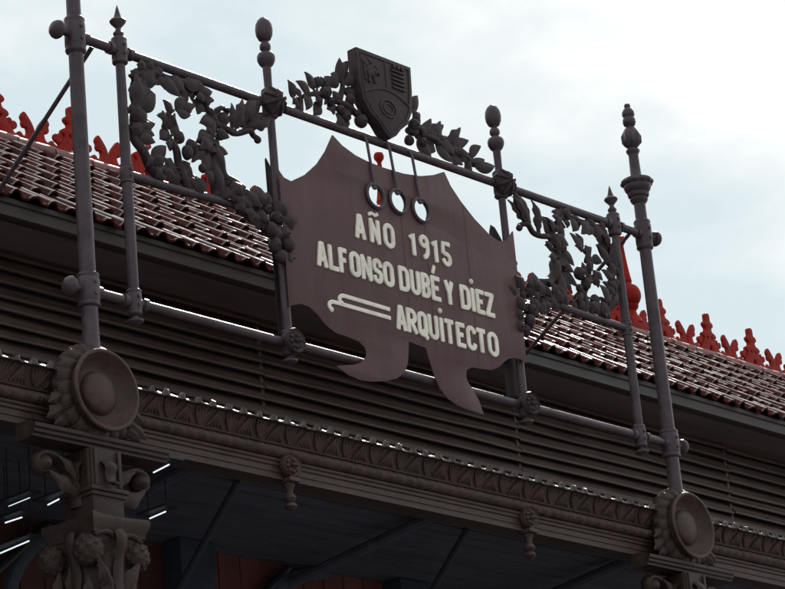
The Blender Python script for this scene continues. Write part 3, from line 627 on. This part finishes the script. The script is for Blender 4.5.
# lettering ------------------------------------------------------------
SW=.0162
def arc(cx,cz,rx,rz,a0,a1,n=12): return [(cx+rx*math.cos(math.radians(a)),cz+rz*math.sin(math.radians(a))) for a in lin(a0,a1,n)]
def glyph(ch,w,h):
    r=w/2
    if ch=='A': return [[(0,0),(w*.40,h)],[(w*.60,h),(w,0)],[(w*.40,h),(w*.6,h)],[(w*.17,h*.27),(w*.83,h*.27)]]
    if ch=='N' or ch=='Ñ': return [[(0,0),(0,h)],[(0,h),(w,0)],[(w,0),(w,h)]]
    if ch in 'OQ':
        s=[arc(r,h-r,r,r,0,180)+arc(r,r,r,r,180,360)+[(w,h-r)]]
        if ch=='Q': s.append([(w*.55,h*.16),(w*1.05,-h*.12)])
        return s
    if ch=='1': return [[(0,h*.80),(w,h),(w,0)]]
    if ch=='9': return [arc(r,h-r,r,r,-10,360,20),[(w,h-r),(w,h*.42)]+arc(w*.3,h*.42,w*.7,h*.42,-8,-75,7)]
    if ch=='5': return [[(w*.95,h),(w*.05,h),(0,h*.56)],[(0,h*.56)]+arc(r,r*1.05,r,r*1.12,100,-160,16)]
    if ch=='L': return [[(0,h),(0,0)],[(0,0),(w,0)]]
    if ch=='F': return [[(0,0),(0,h)],[(0,h),(w,h)],[(0,h*.53),(w*.75,h*.53)]]
    if ch=='E': return [[(0,0),(0,h)],[(0,h),(w,h)],[(0,h*.52),(w*.72,h*.52)],[(0,0),(w,0)]]
    if ch=='S': return [arc(r,h-r,r,r,-5,180,12)+[(0,h*.64)]+[(w*.08,h*.56),(w*.9,h*.43)]+[(w,h*.35)]+arc(r,r,r,r,0,-175,12)]
    if ch=='D': return [[(0,0),(0,h)],[(0,h),(w*.5,h)]+arc(w*.5,h-r,r,r,90,0,7)+arc(w*.5,r,r,r,0,-90,7)+[(0,0)]]
    if ch=='U': return [[(0,h),(0,r)]+arc(r,r,r,r,180,360)+[(w,h)]]
    if ch=='B': return [[(0,0),(0,h)],[(0,h)]+arc(w*.5,h*.76,w*.45,h*.24,90,-90,9)+[(0,h*.52)],[(w*.4,h*.52)]+arc(w*.5,h*.26,w*.5,h*.26,90,-90,9)+[(0,0)]]
    if ch=='R': return [[(0,0),(0,h)],[(0,h)]+arc(w*.5,h*.74,w*.5,h*.26,90,-90,10)+[(0,h*.48)],[(w*.42,h*.48),(w,0)]]
    if ch=='Y': return [[(0,h),(w*.5,h*.48)],[(w,h),(w*.5,h*.48)],[(w*.5,h*.48),(w*.5,0)]]
    if ch=='I': return [[(0,0),(0,h)]]
    if ch=='Z': return [[(0,h),(w,h)],[(w,h),(0,0)],[(0,0),(w,0)]]
    if ch=='T': return [[(0,h),(w,h)],[(w*.5,h),(w*.5,0)]]
    if ch=='C': return [arc(r,h-r,r,r,10,180)+arc(r,r,r,r,180,350)]
def stroke(mb,pts,k,w=None):
    w=w or SW
    P=[Vector((x,z)) for x,z in pts]
    a=(P[0]-P[1]).normalized(); b=(P[-1]-P[-2]).normalized()
    path=[P[0]+a*w*.8,P[0]+a*w*.62,P[0]+a*w*.1]+P[(0 if len(P)>2 else 1):(len(P) if len(P)>2 else 1)]+[P[-1]+b*w*.1,P[-1]+b*w*.62,P[-1]+b*w*.8]
    if len(P)>2: path=[path[0],path[1]]+P+[path[-2],path[-1]]
    # keep sharp corners: subdivide around bends
    rad=[w]*len(path); rad[0]=w*.62; rad[1]=w*.93; rad[-1]=w*.62; rad[-2]=w*.93
    y=FY-.003-.0004*k
    mb.sweep([(p.x,y,p.y) for p in path],rad,20,.62,sup=.22)
def line_of(text,boxes,zb,h):
    mb=MB(); k=0
    for ch,(x0,x1) in zip(text,boxes):
        w=x1-x0-2*SW
        if ch=='I': x0=(x0+x1)/2-SW; w=0
        for st in glyph(ch,max(w,0),h-2*SW):
            stroke(mb,[(x0+SW+x,zb+SW+z) for x,z in st],k%5); k+=1
        if ch=='I': mb.ball((x0+SW,FY-.006,zb+h+.042),(.019,.014,.019),14)
        if ch=='Ñ': stroke(mb,[(x0+.01,zb+h+.024),(x0+.035,zb+h+.036),(x1-.035,zb+h+.026),(x1-.01,zb+h+.038)],1,.0115)
        if ch=='É': pass
    return mb
for word,zb,boxes in (('AÑO',7.785,[(-.482,-.385),(-.345,-.247),(-.215,-.11)]),('1915',7.785,[(.030,.088),(.128,.222),(.246,.303),(.343,.438)]),
  ('ALFONSO',7.515,[(-.858,-.763),(-.752,-.66),(-.657,-.58),(-.56,-.464),(-.456,-.358),(-.349,-.26),(-.252,-.153)]),('DUBE',7.515,[(-.105,-.006),(.004,.098),(.108,.195),(.203,.295)]),('Y',7.515,[(.338,.425)]),('DIEZ',7.515,[(.49,.588),(.591,.64),(.645,.732),(.737,.83)]),
  ('ARQUITECTO',7.24,[(-.168,-.072),(-.068,.03),(.037,.13),(.137,.235),(.245,.294),(.297,.392),(.41,.5),(.513,.606),(.612,.706),(.724,.83)])):
    l_=line_of(word,boxes,zb,.172)
    if word=='DUBE': stroke(l_,[(.236,7.712),(.252,7.752)],2,.0125)
    l_.build('lettering',M['cream'],sg_)
mb=MB()
for dx,dz,xe in ((0,0,-.228),(-.098,-.060,-.228)):
    hook=[(xe,7.363+dz),(-.5+dx,7.366+dz),(-.635+dx,7.366+dz)]+[(-.635+dx-.05*math.sin(a)*1.0,7.341+dz+.026*math.cos(a)) for a in lin(.2,2.9,9)]
    hook=[(xe,7.363+dz+(.0 if dz==0 else .002)),(-.63+dx,7.366+dz)]+[(-.632+dx+.045*math.cos(a)-.005,7.336+dz+.03*math.sin(a)) for a in lin(1.7,4.0,9)]
    stroke(mb,hook,0,.0135)
    mb.ball((hook[-1][0]+.004,FY-.004,hook[-1][1]),(.019,.011,.019),14)
mb.build('flourish',M['cream'],sg_)

# ------------------------------------------------------------------ shield
sh=thing('coat_of_arms','thick iron coat of arms shield standing on the top rail amid leaves','shield',(-.08,-.05,8.57))
so=[(-.333,9.129),(.181,9.129),(.172,8.95),(.150,8.80),(.095,8.705),(.03,8.655),(-.02,8.60),(-.08,8.562),(-.135,8.60),(-.18,8.655),(-.25,8.695),(-.31,8.775),(-.338,8.93)]
me=curve_sheet('shield_body',[so],.085,-.04,M['castleaf'],.006); link('body',me,sh)
F=-.0825
rel=MB()
def line(pts,r=.007): rel.sweep([(x,F-.001,z) for x,z in pts],r,8,.8)
ins=[(-.08+(x+.08)*.9,8.86+(z-8.86)*.92) for x,z in so]
line(ins+[ins[0]],.006)
line([(-.075,9.105),(-.075,8.90)],.007)
line(spl([(-.30,8.83),(-.2,8.875),(-.075,8.90),(.05,8.875),(.14,8.83)],5),.008)
rel.sweep([(-.08+.075*math.cos(a),F-.002,8.765+.06*math.sin(a)) for a in lin(0,2*PI,25)],.008,8,.8)
rel.sweep([(-.08+.045*math.cos(a),F-.002,8.765+.035*math.sin(a)) for a in lin(0,2*PI,21)],.006,8,.8)
rel.build('border_relief',M['castleaf'],sh)
rel=MB()   # left field: standing beast by a leafy tree; right field: little tower and bars
for (x,z,a,b) in ((-.215,8.985,.035,.028),(-.185,9.0,.025,.03),(-.165,9.03,.016,.02),(-.24,8.97,.025,.03),(-.27,9.045,.04,.028),(-.23,9.065,.035,.02),(-.285,9.0,.012,.06)):
    rel.ball((x,F,z),(a,.014,b),12,.1,int(abs(x)*1000))
for (x0,z0,x1,z1) in ((-.2,8.97,-.19,8.915),(-.235,8.96,-.25,8.91),(-.175,9.01,-.14,8.985),(-.285,9.0,-.28,8.92)): rel.sweep([(x0,F-.002,z0),(x1,F-.002,z1)],.011,8)
rel.build('beast_relief',M['castleaf'],sh); rel=MB()
for k in range(5): rel.box(-.02,.10,F-.012,F+.004,8.93+k*.03,8.945+k*.03,.003)
for k in range(3): rel.box(-.005+k*.04,.02+k*.04,F-.014,F+.004,9.075,9.1,.003)
rel.build('tower_relief',M['castleaf'],sh)

# ------------------------------------------------------------------ garlands
def tube2(mb,pts,r0,r1,y=0,k=4,n=10,flat=1.0):
    p=spl(pts,k); m=len(p); mb.sweep([(x,y+.012*math.sin(j*.7),z) for j,(x,z) in enumerate(p)],[r0+(r1-r0)*j/(m-1) for j in range(m)],n,flat)
def stalks(mb,leaves,stems):
    pts=[p for st in stems for p in spl(st,5)]
    for l in leaves:
        q=min(pts,key=lambda p:(p[0]-l[0])**2+(p[1]-l[1])**2); d=math.hypot(q[0]-l[0],q[1]-l[1])
        if .015<d<.16: mb.sweep([(q[0],-.005,q[1]),((q[0]+l[0])/2,-.015,(q[1]+l[1])/2+.004),(l[0]+(l[2]-l[0])*.15,-.012,l[1]+(l[3]-l[1])*.15)],[.010,.008,.006],7)
def side_garland(root,mir):
    fx=(lambda m: m.mirror_x()) if mir else (lambda m: m)
    def part(mb,name): fx(mb).build(name,M['castleaf'],root)
    mb=MB()
    tube2(mb,STEMS[0],.022,.02); tube2(mb,STEMS[1],.03,.028); tube2(mb,STEMS[2],.014,.01); tube2(mb,STEMS[3],.02,.03)
    tube2(mb,TRUNK[0],.03,.034); tube2(mb,[TRUNK[0][-1],(-1.62,8.09),(-1.60,8.01),(-1.55,7.95),(-1.48,7.92),(-1.40,7.915)],.045,.03)
    tube2(mb,[(-2.30,8.19),(-2.36,8.2)],.02,.02)
    tube2(mb,[(-1.62,8.09),(-1.64,7.98),(-1.63,7.88),(-1.58,7.80)],.04,.05)
    stalks(mb,LEAF,STEMS+TRUNK+HORN)
    part(mb,'stem')
    mb=MB(); tube2(mb,HORN[0],.022,.018,-.01); mb.ball((HORN[0][-1][0],-.01,HORN[0][-1][1]),.024,12); tube2(mb,HORN[1],.018,.012,-.01)
    for (bx,bz,tx,tz,w) in LEAF[59:66]: mb.leaf((bx,bz),(tx,tz),w*1.05,RNG.uniform(-.03,.01),.03,3)
    part(mb,'horn_scroll')
    mb=MB()
    for (bx,bz,tx,tz,w) in LEAF[:59]+LEAF[66:]: mb.leaf((bx,bz),(tx,tz),w*1.12,RNG.uniform(-.03,.008),RNG.uniform(.005,.03),RNG.choice((0,0,0,2)),RNG.uniform(.18,.36))
    # acanthus blades hugging the slim post
    for i in range(11):
        t=i/10; p=spl([(-2.285,8.02),(-2.285,8.15),(-2.275,8.28),(-2.245,8.40),(-2.15,8.465)],4); q=p[int(t*(len(p)-1))]
        a=RNG.uniform(-.5,1.3); L=RNG.uniform(.09,.13)
        mb.leaf(q,(q[0]+L*math.sin(a)*.9+.01,q[1]+L*math.cos(a)*.7),.075,RNG.uniform(-.025,.01),.03,3,.35)
    for qx,qz,a in ((-2.1,7.80,-.7),(-2.06,7.80,.2),(-2.0,7.80,.7),(-1.93,7.81,-.5),(-1.88,7.80,.5),(-1.80,7.80,-.2)):
        L=RNG.uniform(.08,.11); mb.leaf((qx,qz),(qx+L*math.sin(a),qz+L*math.cos(a)*.8),.065,RNG.uniform(-.03,.01),.02,2,.3)
    part(mb,'leaves')
    mb=MB()
    for (bx,bz,tx,tz,w) in DROP_LEAF: mb.leaf((bx,bz),(tx,tz),w*1.15,RNG.uniform(-.05,-.02),.03,2,.35)
    for i in range(18):
        t=i/17; p=spl([(-1.66,7.84),(-1.5,7.84),(-1.36,7.78),(-1.22,7.69),(-1.12,7.58)],6); q=p[int(t*(len(p)-1))]
        q=(q[0]+RNG.uniform(-.04,.04),q[1]+RNG.uniform(-.05,.05)); a=RNG.uniform(0,6.28); L=RNG.uniform(.09,.13)
        mb.leaf(q,(q[0]+L*math.sin(a),q[1]+L*math.cos(a)),.07,RNG.uniform(-.04,.01),.03,2,.35)
    part(mb,'swag_leaves')
    for i,(x,z,r) in enumerate(FRUIT_in_spray+DROP_FRUIT):
        r*=.88
        mb=MB().ball((x,-.04+RNG.uniform(-.02,.02),z),(r*.92,r*.92,r*RNG.uniform(1.0,1.25)),18,.035,i)
        mb.ball((x+r*.1,-.04-r*.97,z-r*.25),.008,8)
        part(mb,'fruit')
gL=thing('side_garland','iron leaf and fruit garland between the left slim post and the sign','garland',(-1.7,0,7.77),'cast leaf and fruit garlands in the frame')
side_garland(gL,False)
gR=thing('side_garland','iron leaf and fruit garland between the sign and the right slim post','garland',(1.7,0,7.77),'cast leaf and fruit garlands in the frame')
side_garland(gR,True)
def top_garland(root,leaves,stems,fruit,post):
    mb=MB()
    for s in stems: tube2(mb,s,.024,.014,-.01)
    (x0,z0),(x1,z1)=post; mb.sweep([(x0,0,ZT+.01),(x1,-.005,z1)],[.03,.022],10)
    stalks(mb,leaves,stems)
    mb.build('stem',M['castleaf'],root)
    mb=MB()
    for (bx,bz,tx,tz,w) in leaves: mb.leaf((bx,bz),(tx,tz),w*1.25,RNG.uniform(-.03,.005),RNG.uniform(.005,.03),RNG.choice((0,0,0,2)),RNG.uniform(.15,.3),grow=1.3)
    pts=spl(stems[0],5)
    for i in range(10):
        q=pts[int(i/10*(len(pts)-1)*.8)]; a=RNG.uniform(0,6.28); L=RNG.uniform(.07,.1)
        mb.leaf(q,(q[0]+L*math.sin(a),q[1]+L*math.cos(a)*.8),.055,RNG.uniform(-.03,.01),.02,2,.3)
    mb.build('leaves',M['castleaf'],root)
    for i,(x,z,r) in enumerate(fruit):
        r*=.72
        mb=MB().ball((x,-.03,z),(r,r*.9,r*1.02),18,.03,i+5); mb.ball((x,-.03-r*.88,z-r*.2),.009,8); mb.build('fruit',M['castleaf'],root)
tL=thing('top_garland','iron leaf spray on the top rail reaching left from the shield','garland',(-.55,0,8.58),'leaf sprays beside the shield')
top_garland(tL,TOPL_LEAF,TOPL_STEM,TOPL_FR,((-.846,8.57),(-.835,8.66)))
tR=thing('top_garland','iron leaf spray on the top rail reaching right from the shield','garland',(.5,0,8.58),'leaf sprays beside the shield')
top_garland(tR,TOPR_LEAF,TOPR_STEM,TOPR_FR,((.778,8.57),(.784,8.67)))

# ------------------------------------------------------------------ added glowing strips in place of daylight glints under the porch ceiling
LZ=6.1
glint_strips=[((-1.67,2.05),(-1.70,1.74),'added daylight glint strip under the porch, longest one, left of the column capital'),
 ((-2.09,1.5),(-2.08,1.36),'short added daylight glint strip just above the longest strip left of the column capital'),
 ((-2.30,1.22),(-2.31,1.02),'faint added daylight glint strip, uppermost of those left of the column capital'),
 ((-2.12,1.08),(-2.15,.91),'added daylight glint strip glowing beside the left end of the column capital top'),
 ((-2.03,.27),(-2.06,.11),'added daylight glint strip below the cornice, right of the column neck scroll'),
 ((-1.39,.99),(-1.41,.83),'added daylight glint strip right of the column capital top, by dark boards')]
for i,((x0,y0),(x1,y1),lab) in enumerate(glint_strips):
    zz=LZ; t=thing('added_glint_strip',lab,'added_glint',((x0+x1)/2,(y0+y1)/2,zz),'added daylight glint strips under the porch')
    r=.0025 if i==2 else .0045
    MB().sweep([(x0,y0,zz),(x1,y1,zz)],r,10).build('glint_strip',M['glint_strip'],t)
    # dark batten hung from the ceiling over the added glint strip
    mb=MB().box(min(x0,x1)-.045,max(x0,x1)+.045,y1-.05,y0+.05,zz+.022,zz+.034)
    for yy in (y1,y0): mb.sweep([((x0+x1)/2,yy,zz+.03),((x0+x1)/2,yy,6.45)],.004,6)
    mb.build('batten',M['blackiron'],t)

# ------------------------------------------------------------------ light
sc=bpy.context.scene
SAZ,SEL=math.radians(31),math.radians(40)     # sun azimuth measured from +X towards +Y
sd=Vector((math.cos(SAZ)*math.cos(SEL),math.sin(SAZ)*math.cos(SEL),math.sin(SEL)))
sl=bpy.data.lights.new('sun','SUN'); sl.energy=5.0; sl.angle=math.radians(.6); sl.color=(1,.95,.88)
so_=bpy.data.objects.new('sun',sl); C.objects.link(so_); so_.rotation_euler=sd.to_track_quat('Z','Y').to_euler(); so_.location=(10,10,30)
w=bpy.data.worlds.new('World'); sc.world=w; w.use_nodes=True; nt=w.node_tree
bg=nt.nodes['Background']; bg.inputs['Strength'].default_value=.06
sky=node(nt,'ShaderNodeTexSky',sky_type='NISHITA'); sky.sun_disc=False; sky.sun_elevation=SEL; sky.sun_rotation=PI/2-SAZ; sky.air_density=1.0; sky.dust_density=1.2
co=node(nt,'ShaderNodeTexCoord').outputs['Generated']
mp=node(nt,'ShaderNodeMapping'); mp.inputs['Scale'].default_value=(1,1,2.2); mp.inputs['Rotation'].default_value=(0,.3,.5); mp.inputs['Location'].default_value=(10.96,5.68,18.4); nt.links.new(co,mp.inputs[0])
n1=noise(nt,mp.outputs[0],5.2,7,.55); n2=noise(nt,mp.outputs[0],1.6,4,.5)
ad=node(nt,'ShaderNodeMath',operation='ADD'); nt.links.new(n1,ad.inputs[0]); nt.links.new(n2,ad.inputs[1])
cf=ramp(nt,ad.outputs[0],[(.0,(.62,)*3),(.82,(.62,)*3),(1.0,(.86,)*3),(1.0,(1,)*3)])
r_=[n for n in nt.nodes if n.type=='VALTORGB'][-1]
hf=node(nt,'ShaderNodeMath',operation='MULTIPLY'); hf.inputs[1].default_value=.5; nt.links.new(ad.outputs[0],hf.inputs[0])
e=r_.color_ramp.elements
for el,(p,c) in zip(e,((.40,.0),(.46,.3),(.51,.72),(.57,1.0))): el.position=p; el.color=(c,c,c,1)
nt.links.new(hf.outputs[0],r_.inputs['Fac'])
dt=node(nt,'ShaderNodeVectorMath',operation='DOT_PRODUCT'); nt.links.new(co,dt.inputs[0]); dt.inputs[1].default_value=sd
near=node(nt,'ShaderNodeMapRange'); near.inputs[1].default_value=-.2; near.inputs[2].default_value=.95; near.inputs[3].default_value=-.08; near.inputs[4].default_value=.36
nt.links.new(dt.outputs['Value'],near.inputs[0])
cf2=node(nt,'ShaderNodeMath',operation='ADD',use_clamp=True); nt.links.new(cf,cf2.inputs[0]); nt.links.new(near.outputs[0],cf2.inputs[1])
clear=mixc(nt,.8,sky.outputs['Color'],(8.6,12.0,13.2))
cl=mixc(nt,cf2.outputs[0],clear,(17.2,17.4,17.2))
nt.links.new(cl,bg.inputs['Color'])

# ------------------------------------------------------------------ camera
cam=bpy.data.cameras.new('camera'); co_=bpy.data.objects.new('camera',cam); C.objects.link(co_)
Rm=((0.6710730674577384,-0.7362585545546202,-0.08708776594908785),(0.19700750779743056,0.29032982789501377,-0.9364275908504069),(0.7147370005843457,0.6112543921147668,0.33988099110732845))
mw=Matrix(((Rm[0][0],-Rm[1][0],-Rm[2][0],-12.527444),(Rm[0][1],-Rm[1][1],-Rm[2][1],-10.616824),(Rm[0][2],-Rm[1][2],-Rm[2][2],1.6),(0,0,0,1)))
co_.matrix_world=mw
cam.sensor_width=36; cam.lens=2750/785*36; cam.clip_end=2000; cam.clip_start=.1
sc.camera=co_
vs_=sc.view_settings; vs_.view_transform='Standard'; vs_.look='None'; vs_.gamma=1; vs_.use_curve_mapping=False; vs_.exposure=0
